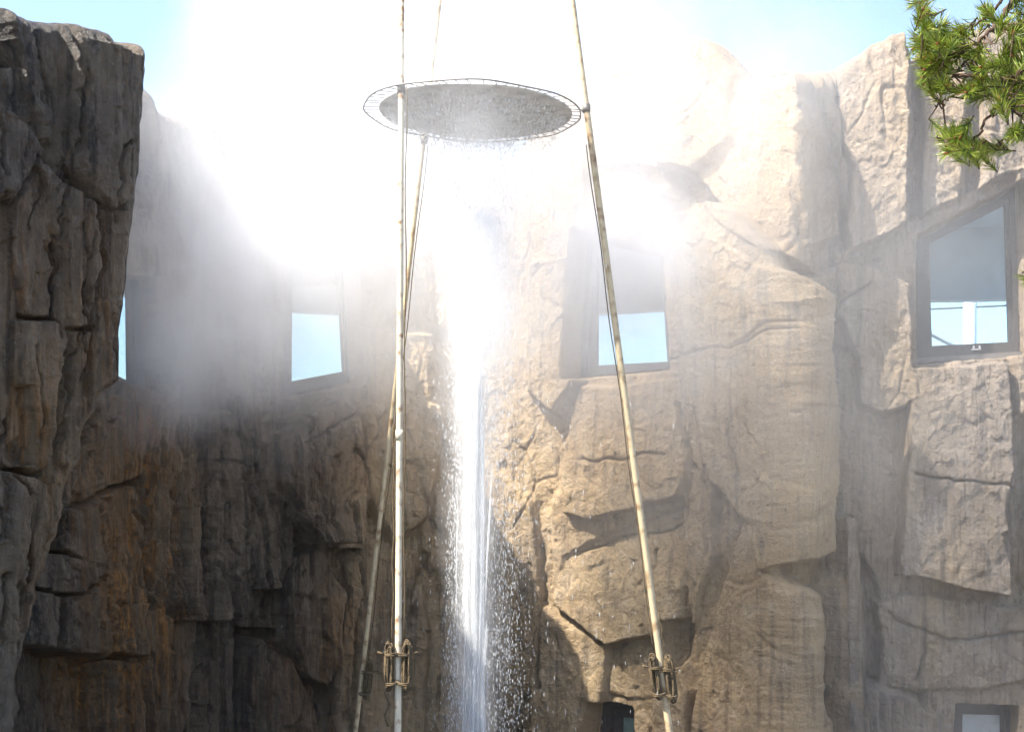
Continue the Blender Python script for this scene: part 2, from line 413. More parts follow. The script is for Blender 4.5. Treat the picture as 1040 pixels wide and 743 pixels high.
# slabs: polygon in photo pixels, relief (m), tilt per px in x and y, edge width (px)
SLABS = [
 # --- upper band, centre
 ([(540,120),(575,60),(640,30),(700,30),(735,70),(742,140),(700,175),(640,170),(560,190)], .12, -.0004, .0004, 10),
 ([(742,80),(795,68),(840,72),(848,150),(858,240),(815,262),(770,215),(745,180)], .02, .0006, 0, 8),
 ([(800,70),(840,72),(850,150),(856,240),(820,250),(805,160)], .12, .001, 0, 5),
 ([(530,160),(590,155),(600,230),(590,262),(540,270)], .25, 0, .0006, 5),
 ([(535,262),(588,258),(584,300),(582,388),(560,420),(530,400)], .30, .0005, 0, 6),
 ([(600,165),(650,178),(655,196),(640,250),(612,250),(598,210)], .12, 0, .001, 4),
 ([(655,186),(692,192),(682,240),(672,262),(646,250)], .16, 0, 0, 4),
 ([(693,172),(722,178),(770,235),(815,290),(808,306),(760,250),(722,205),(700,205)], -.50, 0, 0, 5),
 ([(664,244),(688,206),(718,186),(724,204),(694,226),(676,266)], -.32, 0, 0, 4),
 ([(720,204),(742,214),(772,247),(806,302),(811,400),(819,480),(813,560),(800,585),(750,530),(700,470),(690,400),(684,330),(677,260),(692,226)], .46, .0006, -.0006, 4),
 ([(752,524),(770,530),(795,570),(813,604),(813,790),(692,790),(703,690),(715,632),(735,560)], .36, .0012, .0010, 12),
 # --- under the centre window
 ([(560,500),(705,480),(705,600),(560,610)], .11, 0, 0, 8),
 ([(582,392),(690,382),(698,410),(702,470),(690,503),(640,520),(600,528),(572,520),(566,470),(575,420)], .24, .0006, .0012, 5),
 ([(695,410),(715,412),(725,470),(724,560),(700,640),(694,560),(700,480)], .16, 0, 0, 4),
 ([(572,566),(600,548),(690,512),(697,560),(690,640),(642,650),(618,657),(590,635),(560,614)], .15, .0004, .0026, 5),
 ([(545,612),(590,640),(614,656),(613,705),(600,735),(575,790),(540,790),(536,690)], .16, -.001, 0, 5),
 ([(620,660),(690,645),(692,680),(660,712),(618,704)], .02, 0, 0, 5),
 ([(660,690),(684,664),(700,700),(694,790),(655,790)], .30, 0, 0, 7),
 ([(684,628),(712,622),(705,680),(696,700),(684,664)], -.15, 0, 0, 4),
 ([(490,470),(540,500),(552,600),(540,700),(500,760),(470,700),(470,560)], .05, .001, 0, 8),
 # --- right of the centre
 ([(813,255),(838,270),(834,330),(832,420),(830,520),(816,560),(815,480),(811,400),(808,300)], -.60, 0, 0, 6),
 ([(832,352),(866,350),(870,410),(864,470),(852,520),(833,525)], -.02, -.001, 0, 5),
 ([(843,72),(884,46),(920,28),(926,60),(923,130),(921,226),(900,240),(864,252),(861,200),(852,130)], .30, .0016, .0004, 3),
 ([(925,40),(940,55),(937,218),(921,228),(923,130)], -.22, 0, 0, 3),
 ([(939,40),(984,34),(980,150),(976,202),(956,210),(938,222)], .16, .001, 0, 4),
 ([(980,60),(996,60),(994,186),(977,200)], -.16, 0, 0, 3),
 ([(996,30),(1075,20),(1075,160),(1030,176),(998,190)], .24, 0, .0005, 5),
 ([(856,262),(880,266),(926,288),(929,398),(922,412),(895,420),(873,411),(868,360),(856,326),(838,302),(835,280)], .24, .0007, .0006, 4),
 ([(872,414),(896,422),(922,415),(928,440),(925,520),(916,600),(896,640),(866,560),(866,480)], .02, .0008, 0, 6),
 ([(928,373),(1031,367),(1033,470),(1024,520),(1028,606),(985,600),(950,590),(914,584),(918,520),(924,450)], .46, .0004, .0011, 4),
 ([(1030,420),(1100,400),(1100,610),(1028,612),(1024,520)], -.16, 0, 0, 4),
 ([(1032,170),(1090,160),(1090,400),(1036,420)], .30, 0, 0, 3),
 ([(833,524),(864,522),(872,556),(878,640),(874,790),(814,790),(814,640),(822,556)], .62, .0006, .0009, 5),
 ([(872,560),(886,580),(898,640),(892,690),(880,690),(878,640)], -.18, 0, 0, 5),
 ([(886,610),(920,600),(1075,620),(1075,690),(960,704),(905,700)], .10, -.0004, -.0006, 7),
 ([(870,690),(930,712),(958,730),(955,800),(870,800)], .26, 0, .001, 9),
 # --- left half, below the steam
 ([(286,448),(302,428),(352,404),(370,420),(374,500),(366,552),(326,554),(304,524),(283,490)], .52, .0010, .0018, 4),
 ([(372,330),(440,340),(452,430),(440,520),(400,560),(374,500),(370,420)], .25, .0007, 0, 7),
 ([(250,400),(284,396),(282,490),(300,540),(290,600),(260,600),(254,500)], .22, -.001, .0008, 5),
 ([(196,420),(240,412),(252,480),(259,560),(256,596),(238,632),(199,630),(196,560)], .40, .0008, .0010, 4),
 ([(194,634),(256,634),(258,700),(252,800),(192,800)], -.6, 0, 0, 5),
 ([(258,600),(292,602),(292,630),(262,632)], -.45, 0, 0, 4),
 ([(262,652),(274,645),(300,668),(320,716),(328,800),(252,800),(256,700)], .28, 0, .0008, 5),
 ([(296,566),(330,556),(352,600),(350,660),(336,700),(312,690),(300,640)], .30, .0007, .0006, 5),
 ([(326,556),(364,556),(352,600)], -.35, 0, 0, 3),
 ([(356,570),(372,560),(366,640),(358,720),(340,730),(346,660)], .25, 0, 0, 5),
 ([(372,540),(420,560),(440,640),(430,790),(370,790),(366,660)], .14, .001, 0, 9),
 ([(150,408),(178,404),(182,520),(176,600),(166,620),(152,600),(147,520)], .26, -.0005, 0, 5),
 ([(180,420),(196,420),(196,800),(176,800),(178,600)], .02, 0, 0, 5),
 ([(152,625),(172,610),(178,700),(176,800),(154,800)], .24, 0, 0, 5),
 ([(106,396),(150,410),(147,482),(100,505),(66,516),(70,480),(88,440)], .24, .0006, 0, 4),
 ([(66,518),(100,508),(140,490),(148,560),(151,600),(146,668),(120,660),(112,620),(106,590),(95,574),(70,560)], .40, .0006, .0009, 4),
 ([(114,664),(146,672),(152,720),(150,800),(116,800)], .30, .0006, 0, 5),
 ([(62,604),(86,602),(104,585),(112,630),(114,700),(112,800),(74,800),(66,660)], .38, 0, 0, 5),
 ([(46,560),(76,565),(101,572),(104,582),(86,602),(33,596)], .42, 0, .0015, 3),
 ([(33,598),(70,602),(60,661),(20,655),(25,634)], .50, 0, .0008, 3),
 ([(12,660),(60,664),(74,690),(72,800),(8,800)], -.30, 0, 0, 4),
]
CRACKS = [
 ([(66,516),(98,506),(112,498),(142,487)], .12, 1.6), ([(86,462),(92,485),(97,502)], .10, 1.5), ([(95,440),(120,420)], .06, 1.3),
 ([(845,80),(850,130),(860,170),(862,245)], .14, 2.2), ([(838,322),(866,300),(882,288)], .07, 1.3),
 ([(925,480),(970,488),(1030,494)], .07, 1.2), ([(640,375),(700,365),(806,338)], .05, 1.2),
 ([(695,410),(700,450),(703,475)], .12, 2.2), ([(750,430),(753,475)], .09, 1.4), ([(714,470),(718,500)], .07, 1.4),
 ([(590,560),(630,548),(652,540),(690,533)], .06, 1.2), ([(600,468),(640,470),(680,460)], .05, 1.5),
 ([(295,450),(330,436),(350,420)], .06, 1.3), ([(200,470),(240,466)], .06, 1.4), ([(242,415),(250,470),(260,540)], .10, 2),
 ([(345,455),(362,480),(372,510)], .12, 2), ([(150,460),(148,520),(153,600)], .10, 2), ([(830,350),(866,352)], .06, 1.3),
 ([(760,345),(808,330)], .05, 1.2), ([(665,560),(660,600),(670,620)], .06, 1.5), ([(610,340),(560,300)], .03, 2),
 ([(900,620),(930,640),(980,650),(1040,640)], .06, 1.6), ([(930,690),(945,660),(942,630)], .06, 1.6),
 ([(545,560),(548,640),(545,700)], .12, 3), ([(440,430),(470,500)], .10, 4), ([(415,470),(450,540)], .08, 4), ([(430,560),(415,640)], .10, 3),
]
LSLABS = [
 ([(-40,12),(10,14),(20,50),(38,112),(36,126),(12,96),(0,72),(-40,70)], -.30, 0, 0, 5),
 ([(14,16),(36,22),(52,90),(56,150),(44,140),(40,112),(22,52)], .10, 0, 0, 4),
 ([(40,24),(80,30),(84,130),(76,170),(60,165),(52,90)], .02, .002, 0, 5),
 ([(82,30),(150,56),(146,120),(140,200),(118,215),(86,175),(84,120)], .28, .0016, 0, 5),
 ([(-40,76),(0,78),(14,104),(44,150),(38,160),(14,205),(-40,190)], .26, 0, .001, 4),
 ([(42,154),(62,180),(98,205),(104,260),(96,330),(70,330),(66,250),(40,200)], .22, .0008, 0, 4),
 ([(100,212),(134,212),(128,300),(122,390),(104,395),(98,330),(106,260)], .16, .001, 0, 4),
 ([(10,212),(38,170),(52,230),(66,300),(66,330),(26,325),(14,260)], .12, 0, 0, 4),
 ([(26,326),(62,326),(70,335),(62,380),(54,440),(44,480),(28,470),(22,380)], .26, .0006, 0, 3),
 ([(-40,388),(18,392),(24,472),(0,468),(-40,460)], .02, 0, 0, 3),
 ([(68,332),(104,336),(104,392),(86,440),(72,480),(58,470),(64,390)], .14, .001, 0, 4),
 ([(-40,474),(2,474),(40,482),(34,540),(22,600),(26,650),(-40,660)], .32, 0, .0006, 4),
 ([(44,484),(60,476),(66,520),(46,562),(34,592),(24,596),(32,540)], .10, 0, 0, 4),
 ([(-40,560),(8,548),(22,600),(14,720),(10,800),(-40,800)], .24, 0, 0, 5),
]
LCRACKS = [
 ([(0,80),(14,104),(40,150),(62,176),(100,206)], .16, 3), ([(44,152),(28,180),(12,206)], .18, 2.5), ([(28,322),(60,328),(64,390),(52,430),(44,480)], .14, 2),
 ([(0,470),(20,474),(42,482)], .16, 2.4), ([(82,30),(86,110),(80,175)], .10, 3), ([(10,430),(14,460)], .1, 1.5), ([(10,480),(24,500),(30,520)], .08, 1.4),
 ([(104,260),(98,330),(88,400)], .08, 2), ([(70,335),(72,400),(60,460)], .10, 2),
]

# windows: outer frame polygon in photo pixels, glass polygon, depth of the frame behind the wall face
W = {
 'right':  dict(outer=[(931,245),(1030,192),(1035,359),(931,368)], glass=[(944,247),(1021,208),(1025,347),(947,351)], dep=.30, extra=2.5),
 'centre': dict(outer=[(598,240),(676,258),(684,374),(590,383)], glass=[(605,246),(670,262),(677,367),(605,371)], dep=.18, extra=2),
 'left':   dict(outer=[(288,262),(347,268),(354,388),(284,402)], glass=[(298,266),(344,272),(350,377),(297,387)], dep=.28, extra=2),
 'sliver': dict(outer=[(96,286),(140,284),(148,402),(96,378)], glass=[(100,290),(128,288),(129,386),(100,372)], dep=.20, extra=2, thin=.2),
 'low_c':  dict(outer=[(613,708),(657,714),(658,800),(604,800)], glass=[(632,728),(656,731),(657,795),(630,795)], dep=.45, extra=0),
 'low_r':  dict(outer=[(964,711),(1026,713),(1028,800),(962,800)], glass=[(978,725),(1016,726),(1017,795),(977,795)], dep=.40, extra=0),
}

# ------------------------------------------------------------------ the rock building
building = empty('rock_building', (0, 20, 0), 'tall curved building faced with tan artificial rock slabs around the geyser basin', 'building')

def fissures(seed, n, x0, x1, y0, y1, lean=.08):
    R = random.Random(seed); out = []
    for _ in range(n):
        x, y = R.uniform(x0, x1), R.uniform(y0, y1); pts = [(x, y)]
        for k in range(R.randint(3, 7)):
            x += R.gauss(lean * 10, 3.2); y += R.uniform(14, 32); pts.append((x, y))
        out.append((pts, R.uniform(.05, .12), R.uniform(1.1, 2.2)))
    return out

def build_main():
    cols = np.arange(-45, 1190, 1.25)
    # top outline of the wall in photo pixels
    tp = [(-60,60),(60,70),(140,86),(150,88),(160,94),(172,108),(190,114),(215,126),(245,162),(290,184),(360,187),(440,182),(510,158),(560,102),(590,62),(630,36),(660,31),(692,32),
          (712,40),(728,58),(741,76),(765,73),(795,69),(830,72),(845,71),(862,62),(884,46),(905,36),(919,31),(926,42),(934,50),(945,40),(985,30),(1040,16),(1190,-20)]
    top = np.interp(cols, [a for a, b in tp], [b for a, b in tp]) + 3 * fbm(cols * .05, cols * 0 + .5, 77, 3)
    Y = MAIN.Y(cols); nx, ny = MAIN.n(cols)
    ztop = EYE + (HY - top) / F * Y
    zvis = EYE + (HY - 775) / F * Y
    R = .30
    nv = 590
    tv = np.linspace(0, 1, nv)
    z = zvis[None] + tv[:, None] * ((ztop - R) - zvis)[None]
    zlow = np.linspace(0, 1, 8)[:-1, None] * zvis[None]
    z = np.concatenate([zlow, z], 0)
    QX = np.broadcast_to(cols, z.shape).copy()
    QY = HY - (z - EYE) * F / Y[None]
    s = np.interp(cols, MAIN.xs, MAIN.arc)[None] + 0 * z
    rough = 1.0 - .62 * sstep(380, 560, QX)
    rough = rough * (1 + .5 * blob(QX, QY, 220, 600, 160, 200))
    # window recesses come last
    slabs = list(SLABS)
    for w in W.values():
        o = w['outer']; cxm = sum(p[0] for p in o) / 4; cym = sum(p[1] for p in o) / 4
        g = [(cxm + (a - cxm) * 1.0 + (w['extra'] if a > cxm else -w['extra']), cym + (b - cym) + (w['extra'] if b > cym else -w['extra'])) for a, b in o]
        w['recess'] = g
    d = apply_relief(MAIN, QX, QY, s, z, slabs, CRACKS + fissures(5, 46, 60, 375, 395, 720), rough, 20)
    d = d + .035 * sstep(400, 330, QX) * ridged(s * 2.6, z * .2, 207, 4, .6)
    hole = np.zeros(QX.shape, bool)
    wob = 1.2 * fbm(QX * .12, QY * .12, 91, 2)
    for w in W.values():
        hp = [MAIN.unproj(a, b, -w['dep']) for a, b in w['recess']]
        sel = (np.abs(QX - hp[0][0]) < 200) & (np.abs(QY - hp[0][1]) < 260)
        sd = np.full(QX.shape, -99.); sd[sel] = sdf_poly(QX[sel], QY[sel], hp) + wob[sel]
        m = sstep(-2.2, 1.0, sd)
        d = d * (1 - m) + (-w['dep'] - .01) * m
        ho = [MAIN.unproj(a, b, -w['dep']) for a, b in w['outer']]
        sdo = np.full(QX.shape, -99.); sdo[sel] = sdf_poly(QX[sel], QY[sel], ho)
        hole |= sdo > 2.2
    # roll the top back
    roll = sstep(0, 1, (z - (ztop - R - .5)[None]) / .5) * .08
    d = d - roll
    X3 = ((QX - CX) / F * Y[None]) + nx[None] * d
    Y3 = Y[None] + ny[None] * d
    V = np.stack([X3, Y3, z], -1)
    caps = []
    dl = d[-1]
    for a in list(np.linspace(0, math.pi / 2, 9)[1:]) :
        b = R * (1 - math.cos(a)); zz = (ztop - R) + R * math.sin(a) + .02 * fbm(cols * .2, cols * 0 + a, 5, 2)
        dd = dl - b
        caps.append(np.stack([(cols - CX) / F * Y + nx * dd, Y + ny * dd, zz], -1))
    for back, dz in ((.35, 0.02), (.65, -.05), (.75, -.3), (.75, -1.6)):
        dd = -R - back + 0 * dl
        caps.append(np.stack([(cols - CX) / F * Y + nx * dd, Y + ny * dd, ztop + dz], -1))
    nb = V.shape[0]
    V = np.concatenate([V, np.stack(caps)], 0)
    keep = np.ones((V.shape[0] - 1, V.shape[1] - 1), bool)
    hq = hole[:-1, :-1] & hole[1:, :-1] & hole[:-1, 1:] & hole[1:, 1:]
    keep[:nb - 1] &= ~hq
    # stone colours: ochre stains, cool grey stone, shade painted dark at the left, wet stone
    nz = fbm(QX * .02, QY * .008, 55, 3)
    och = 1.0 * blob(QX, QY, 112, 560, 52, 105) + .6 * blob(QX, QY, 135, 440, 40, 60) + .6 * blob(QX, QY, 160, 680, 30, 90) + .4 * blob(QX, QY, 300, 700, 50, 70) + .9 * blob(QX, QY, 100, 690, 30, 70) + .6 * blob(QX, QY, 345, 630, 30, 70) + .35 * blob(QX, QY, 320, 480, 50, 60) \
        + .35 * blob(QX, QY, 740, 680, 40, 90) + .3 * blob(QX, QY, 640, 470, 90, 80) + .3 * blob(QX, QY, 780, 400, 50, 60) + .3 * blob(QX, QY, 60, 470, 30, 60)
    gre = sstep(812, 850, QX) * .8 + .7 * sstep(420, 300, QX) - och
    gre = np.clip(gre + .5 * nz, 0, 1)
    shade_wet = .95 * sstep(390, 290, QX) * sstep(300, 480, QY) + .3 * sstep(350, 250, QX) + .3 * blob(QX, QY, 225, 640, 60, 130) + .45 * blob(QX, QY, 840, 690, 40, 70) + .35 * blob(QX, QY, 920, 720, 90, 50) + .5 * blob(QX, QY, 500, 660, 70, 160) + .3 * blob(QX, QY, 400, 620, 50, 120)
    t = np.stack([np.clip(och, 0, 1), gre, np.clip(shade_wet, 0, 1)], -1)
    t = np.concatenate([t, np.repeat(t[-1:], len(caps), 0)], 0)
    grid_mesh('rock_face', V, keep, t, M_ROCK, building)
build_main()

# near outcrop on the left: its own rock mass, turning the corner to the rear
outcrop = empty('rock_outcrop', (-5, 12, 0), 'dark shaded rock outcrop of vertical slabs at the left, nearest the viewer', 'rock wall')
def build_left():
    U = np.concatenate([np.linspace(0, .44, 60)[:-1], np.linspace(.44, 1, 310)])
    nv = 620
    top_pts = [(-480,-60),(-240,-30),(-60,-12),(0,0),(12,6),(30,14),(60,20),(80,24),(115,37),(135,49),(147,56),(200,62)]
    ed = [(40,147),(57,147),(80,145),(110,143),(165,140),(210,134),(260,130),(300,126),(330,121.5),(385,120),(400,102),(440,86),(480,72),(520,60),(560,44),(600,33),(650,20),(760,6),(900,0)]
    # parametrise: row gives z at a reference depth, column runs to the edge of that row
    zz = np.linspace(0, 1, nv)
    px0 = -460 + (147 + 460) * U
    z_top_ref = EYE + (HY - np.interp(px0, [a for a, b in top_pts], [b for a, b in top_pts])) / F * LEFT.Y(px0)
    R = .16
    zlo = EYE + (HY - 780) / F * 11.5
    z = zlo + zz[:, None] * ((z_top_ref - R)[None] - zlo)
    z = np.concatenate([np.linspace(0, 1, 6)[:-1, None] * zlo + 0 * z[:1], z], 0)
    QY = HY - (z - EYE) * F / 12.9
    edge = np.interp(QY[:, -1], [a for a, b in ed], [b for a, b in ed]) + (2.0 + 7 * sstep(380, 430, QY[:, -1])) * fbm(QY[:, -1] * .05, QY[:, -1] * 0, 31, 3)
    QX = -460 + (edge[:, None] + 460) * U[None]
    Y = LEFT.Y(QX); QY = HY - (z - EYE) * F / Y
    nx, ny = LEFT.n(QX)
    s = np.interp(QX, LEFT.xs, LEFT.arc)
    rough = np.full(QX.shape, 1.0)
    d = apply_relief(LEFT, QX, QY, s, z, LSLABS, LCRACKS + fissures(9, 34, -20, 138, 30, 600, -.06), rough * .16, 140, .55, 8.0, .8, 4.0)
    fade = sstep(0, 14, edge[:, None] - QX)
    d = d * fade + 0.0
    V = np.stack([(QX - CX) / F * Y + nx * d, Y + ny * d, z], -1)
    over = np.maximum(CX + V[..., 0] / V[..., 1] * F - edge[:, None], 0)
    V[..., 0] -= over * V[..., 1] / F
    # corner: roll round and run to the rear, away from the viewer
    ex = V[:, -1]
    ret = []
    dirb = np.array([-.42, .9]); dirs = np.array([.62, .78])
    for k, (a, b) in enumerate([(-.44 * q, q) for q in (0, .05, .14, .3, .6, 1.0, 1.6, 2.6)]):
        if k == 0: continue
        n = -.08 * np.abs(fbm(ex[:, 2] * .8 + k * .6, ex[:, 2] * 0 + k * .7, 61, 3)) * min(1, k / 3)
        ret.append(np.stack([ex[:, 0] + a + n, ex[:, 1] + b, ex[:, 2]], -1))
    V = np.concatenate([V] + [r[:, None] for r in ret], 1)
    QXe = np.concatenate([QX] + [QX[:, -1:]] * len(ret), 1); QYe = np.concatenate([QY] + [QY[:, -1:]] * len(ret), 1)
    # top cap and rear
    last = V[-1]; caps = []
    nxl = np.concatenate([nx[-1], np.linspace(nx[-1, -1], 1, len(ret))]); nyl = np.concatenate([ny[-1], np.linspace(ny[-1, -1], 0, len(ret))])
    for a in np.linspace(0, math.pi / 2, 8)[1:]:
        b = R * 1.6 * (1 - math.cos(a))
        caps.append(np.stack([last[:, 0] - nxl * b, last[:, 1] - nyl * b, last[:, 2] + R * math.sin(a)], -1))
    for b, dz in ((.9, .30), (1.5, .30), (2.2, .1), (2.4, -1.0), (2.5, -14)):
        caps.append(np.stack([last[:, 0] - nxl * (R * 1.6 + b), last[:, 1] - nyl * (R * 1.6 + b), np.maximum(last[:, 2] + R + dz - .3, 0)], -1))
    V = np.concatenate([V, np.stack(caps)], 0)
    och = .8 * blob(QXe, QYe, 30, 430, 30, 60) + .45 * blob(QXe, QYe, 90, 330, 40, 120) + .4 * blob(QXe, QYe, 20, 260, 30, 80) + .35 * blob(QXe, QYe, 40, 560, 40, 70)
    gre = np.clip(.75 + .5 * fbm(QXe * .02, QYe * .008, 58, 3) - och, 0, 1)
    shade_wet = np.clip(.75 + .3 * fbm(QXe * .02, QYe * .006, 99, 3) + .8 * blob(QXe, QYe, 15, 70, 25, 70) + .4 * blob(QXe, QYe, 60, 150, 60, 100), 0, 1)  # outcrop's shade put into the stone colour, deepest in the upper recess
    t = np.stack([och, gre, shade_wet], -1)
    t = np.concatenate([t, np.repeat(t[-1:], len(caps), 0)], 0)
    keep = np.ones((V.shape[0] - 1, V.shape[1] - 1), bool)
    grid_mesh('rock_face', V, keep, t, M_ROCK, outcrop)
build_left()

# ---- corridor behind the rock: floor, ceiling, roof and outer wall with a long ribbon opening
def strip(name, mat, offs, zs, lo=-20, hi=1180, step=20, parent=building, gap=None):
    mb = MB(); cols = np.arange(lo, hi + 1, step, dtype=float)
    Y = REAR.Y(cols); X = (cols - CX) / F * Y; nx, ny = REAR.n(cols)
    k = len(offs); v = []
    for i in range(len(cols)):
        for o, z in zip(offs, zs): v.append((X[i] - nx[i] * o, Y[i] - ny[i] * o, z))
    f = []
    for i in range(len(cols) - 1):
        for j in range(k):
            a = i * k + j; b = i * k + (j + 1) % k
            f.append((a, b, b + k, a + k))
    f.append(tuple(range(k - 1, -1, -1))); f.append(tuple((len(cols) - 1) * k + j for j in range(k)))
    mb.add(v, f); return mb.build(name, mat, parent)
strip('corridor_floor', M_FLOOR, [1.0, 3.6, 3.6, 1.0], [EYE + .35, EYE + .35, EYE + .55, EYE + .55])
strip('corridor_ceiling', M_PLASTER, [.8, 3.6, 3.6, .8], [EYE + 4.2, EYE + 4.2, EYE + 4.4, EYE + 4.4])
strip('outer_wall', M_PLASTER, [3.61, 3.95, 3.95, 3.61], [0, 0, EYE + 1.1, EYE + 1.1])
strip('outer_lintel', M_PLASTER, [3.61, 3.95, 3.95, 3.61], [EYE + 2.92, EYE + 2.92, EYE + 4.5, EYE + 4.5])

def plane_pt(w, px, py, d):
    """a point of the window plane seen at (px, py), d metres further in"""
    o = w['outer']
    a = MAIN.unproj(o[3][0], o[3][1], -w['dep']); b = MAIN.unproj(o[2][0], o[2][1], -w['dep'])
    A = Vector(MAIN.point(a[0], a[1], -w['dep'])); B = Vector(MAIN.point(b[0], b[1], -w['dep']))
    t = (B - A); t.z = 0; t.normalize(); n = Vector((t.y, -t.x, 0))     # n faces the basin
    ray = Vector(((px - CX) / F, 1, (HY - py) / F)); eye = Vector((0, 0, EYE))
    k = (A - eye).dot(n) / ray.dot(n)
    return eye + ray * k - n * d

def ring(w, p_out, p_in, d0, d1):
    mb = MB(); n = len(p_out)
    A = [plane_pt(w, *p, d0) for p in p_out]; B = [plane_pt(w, *p, d0) for p in p_in]
    C = [a + (plane_pt(w, *p, d1) - a) for a, p in zip(A, p_out)]; D = [plane_pt(w, *p, d1) for p in p_in]
    v = A + B + C + D; f = []
    for i in range(n):
        j = (i + 1) % n
        f += [(i, j, j + n, i + n), (i + 2*n, i + 3*n, j + 3*n, j + 2*n), (i + n, j + n, j + 3*n, i + 3*n), (j, i, i + 2*n, j + 2*n)]
    mb.add(v, f); return mb

def lerp_poly(a, b, t): return [(p[0] + (q[0] - p[0]) * t, p[1] + (q[1] - p[1]) * t) for p, q in zip(a, b)]

def window(key, label, mat_pane=None):
    w = W[key]; mid = lerp_poly(w['outer'], w['glass'], .55)
    dd = w.get('thin', 1.0)
    fr = ring(w, w['outer'], mid, -.02 * dd, .10 * dd).build('window', M_FRAME, building)
    fr['label'] = label
    ring(w, mid, w['glass'], .025 * dd, .09 * dd).build('sash', M_FRAME, fr)
    g = [plane_pt(w, *p, .05 * dd) for p in w['glass']]
    cen = sum(g, Vector()) / 4; g = [p + (p - cen) * .02 for p in g]
    n = (g[1] - g[0]).cross(g[3] - g[0]).normalized() * .006 * dd
    mb = MB(); mb.prism([p + n for p in g], [p - n for p in g]); mb.build('pane', mat_pane or M_GLASS, fr)
    return fr
wr = window('right', 'dark framed slanted window high on the right with a white post behind it')
window('centre', 'sloping window behind the tilted mast, pale sky through it')
window('left', 'blue window half lost in steam left of the upright mast')
window('sliver', 'window seen as a blue sliver beside the dark outcrop')
window('low_c', 'small low window with a green pane near the foot of the tilted mast', M_GREEN)
window('low_r', 'small low window with a grey pane in the bottom right corner', M_GREY)
# latch and sill rail of the right window
w = W['right']
mb = MB()
for px in (988, 994):
    c = plane_pt(w, px, 353, -.005); mb.tube([c + Vector((0, -.03, -.02)), c + Vector((0, -.03, .03))], .016, 8)
mb.tube([plane_pt(w, 986, 355, -.02), plane_pt(w, 996, 354.5, -.02)], .012, 6)
mb.build('latch', M_WHITE, wr)
a = [plane_pt(w, *p, -.07) for p in [(930,364),(1036,357),(1036,362),(930,369)]]
b = [plane_pt(w, *p, .04) for p in [(930,364),(1036,357),(1036,362),(930,369)]]
mb = MB(); mb.prism(a, b); mb.build('sill', M_SILL, wr)
# low windows: dark room boxes close the openings behind their panes
for key in ('low_c', 'low_r'):
    w = W[key]
    o = w['outer']; A = [plane_pt(w, *p, .11) for p in o]; B = [plane_pt(w, *p, .5) for p in o]
    mb = MB(); n = 4
    mb.add(A + B, [(0,1,5,4),(1,2,6,5),(2,3,7,6),(3,0,4,7),(7,6,5,4)]); mb.build('niche', M_FRAME, building)

# ---- white post with wires, beyond the right window
post = empty('white_post', P(984, 900, 25)[:2] + (0,), 'white post with taut wires seen through the right window', 'post')
Yp = 25.0
def pole_pts(px0, py0, px1, py1, Y): return [P(px0, py0, Y), P(px1, py1, Y)]
mb = MB(); mb.tube([Vector((P(985,0,Yp).x, Yp, 0)), Vector((P(985,0,Yp).x, Yp, EYE + 7.5))], .13, 14); mb.build('pole', M_WHITE, post, True)
mb = MB(); mb.tube(pole_pts(900, 316, 1090, 307, Yp + .5), .022, 6); mb.build('wire', M_WIRE, post)
mb = MB(); mb.tube(pole_pts(920, 326, 986, 360, Yp + .55), .05, 6); mb.build('wire', M_GREY, post)

# ------------------------------------------------------------------ ground and terrace
def sheet(name, mat, x0, y0, x1, y1, z):
    mb = MB(); mb.add([(x0,y0,z),(x1,y0,z),(x1,y1,z),(x0,y1,z)], [(0,1,2,3)])
    return tag(mb.build(name, mat), kind='structure')
sheet('ground', M_GROUND, -900, -900, 900, 900, 0)
mb = MB(); mb.box((-14, -16, .004), (14, 5.2, EYE - 1.62)); tag(mb.build('terrace', M_TERR), kind='structure')

# ------------------------------------------------------------------ masts
def mast(label, top, bot, ztop, r, mat, rust_bands):
    d = (bot - top); foot = top + d * ((0 - top.z) / d.z); head = top + d * ((ztop - top.z) / d.z)
    e = empty('mast', foot, label, 'mast', 'masts around the geyser')
    L = (head - foot).length; u = (head - foot) / L
    mb = MB(); n = 40
    mb.tube([foot + u * (L * i / n) for i in range(n + 1)], [r * (1.12 - .2 * i / n) for i in range(n + 1)], 16)
    mb.build('pole', mat, e, True)
    for zc in rust_bands:
        c = foot + u * ((zc - foot.z) / u.z)
        mb = MB(); mb.tube([c - u * .05, c + u * .05], r * 1.28, 16); mb.build('collar', M_ROPE if zc < 4 else mat, e, True)
    mb = MB(); mb.tube([foot + Vector((0, 0, -.0)), foot + Vector((0, 0, .05))], r * 3.4, 20); mb.build('base_plate', M_WIRE, e)
    return e, foot, u
YD = 13.7
A1, A2 = P(408, 0, 12.9), P(404, 743, 12.1)
B1, B2 = P(581, 0, 13.55), P(680, 743, 13.2)
C1, C2 = P(447, 0, 14.7), P(361, 743, 15.3)
mA = mast('upright cream mast flecked with rust, crossing in front of the disc', A1, A2, 16.5, .031, M_MASTR, [EYE + .28])
mB = mast('slanting cream mast right of the water jet, crossing the centre window', B1, B2, 16.5, .035, M_MAST, [])
mC = mast('thin slanting mast behind the disc, crossing behind the upright mast', C1, C2, 16.5, .026, M_MAST, [])

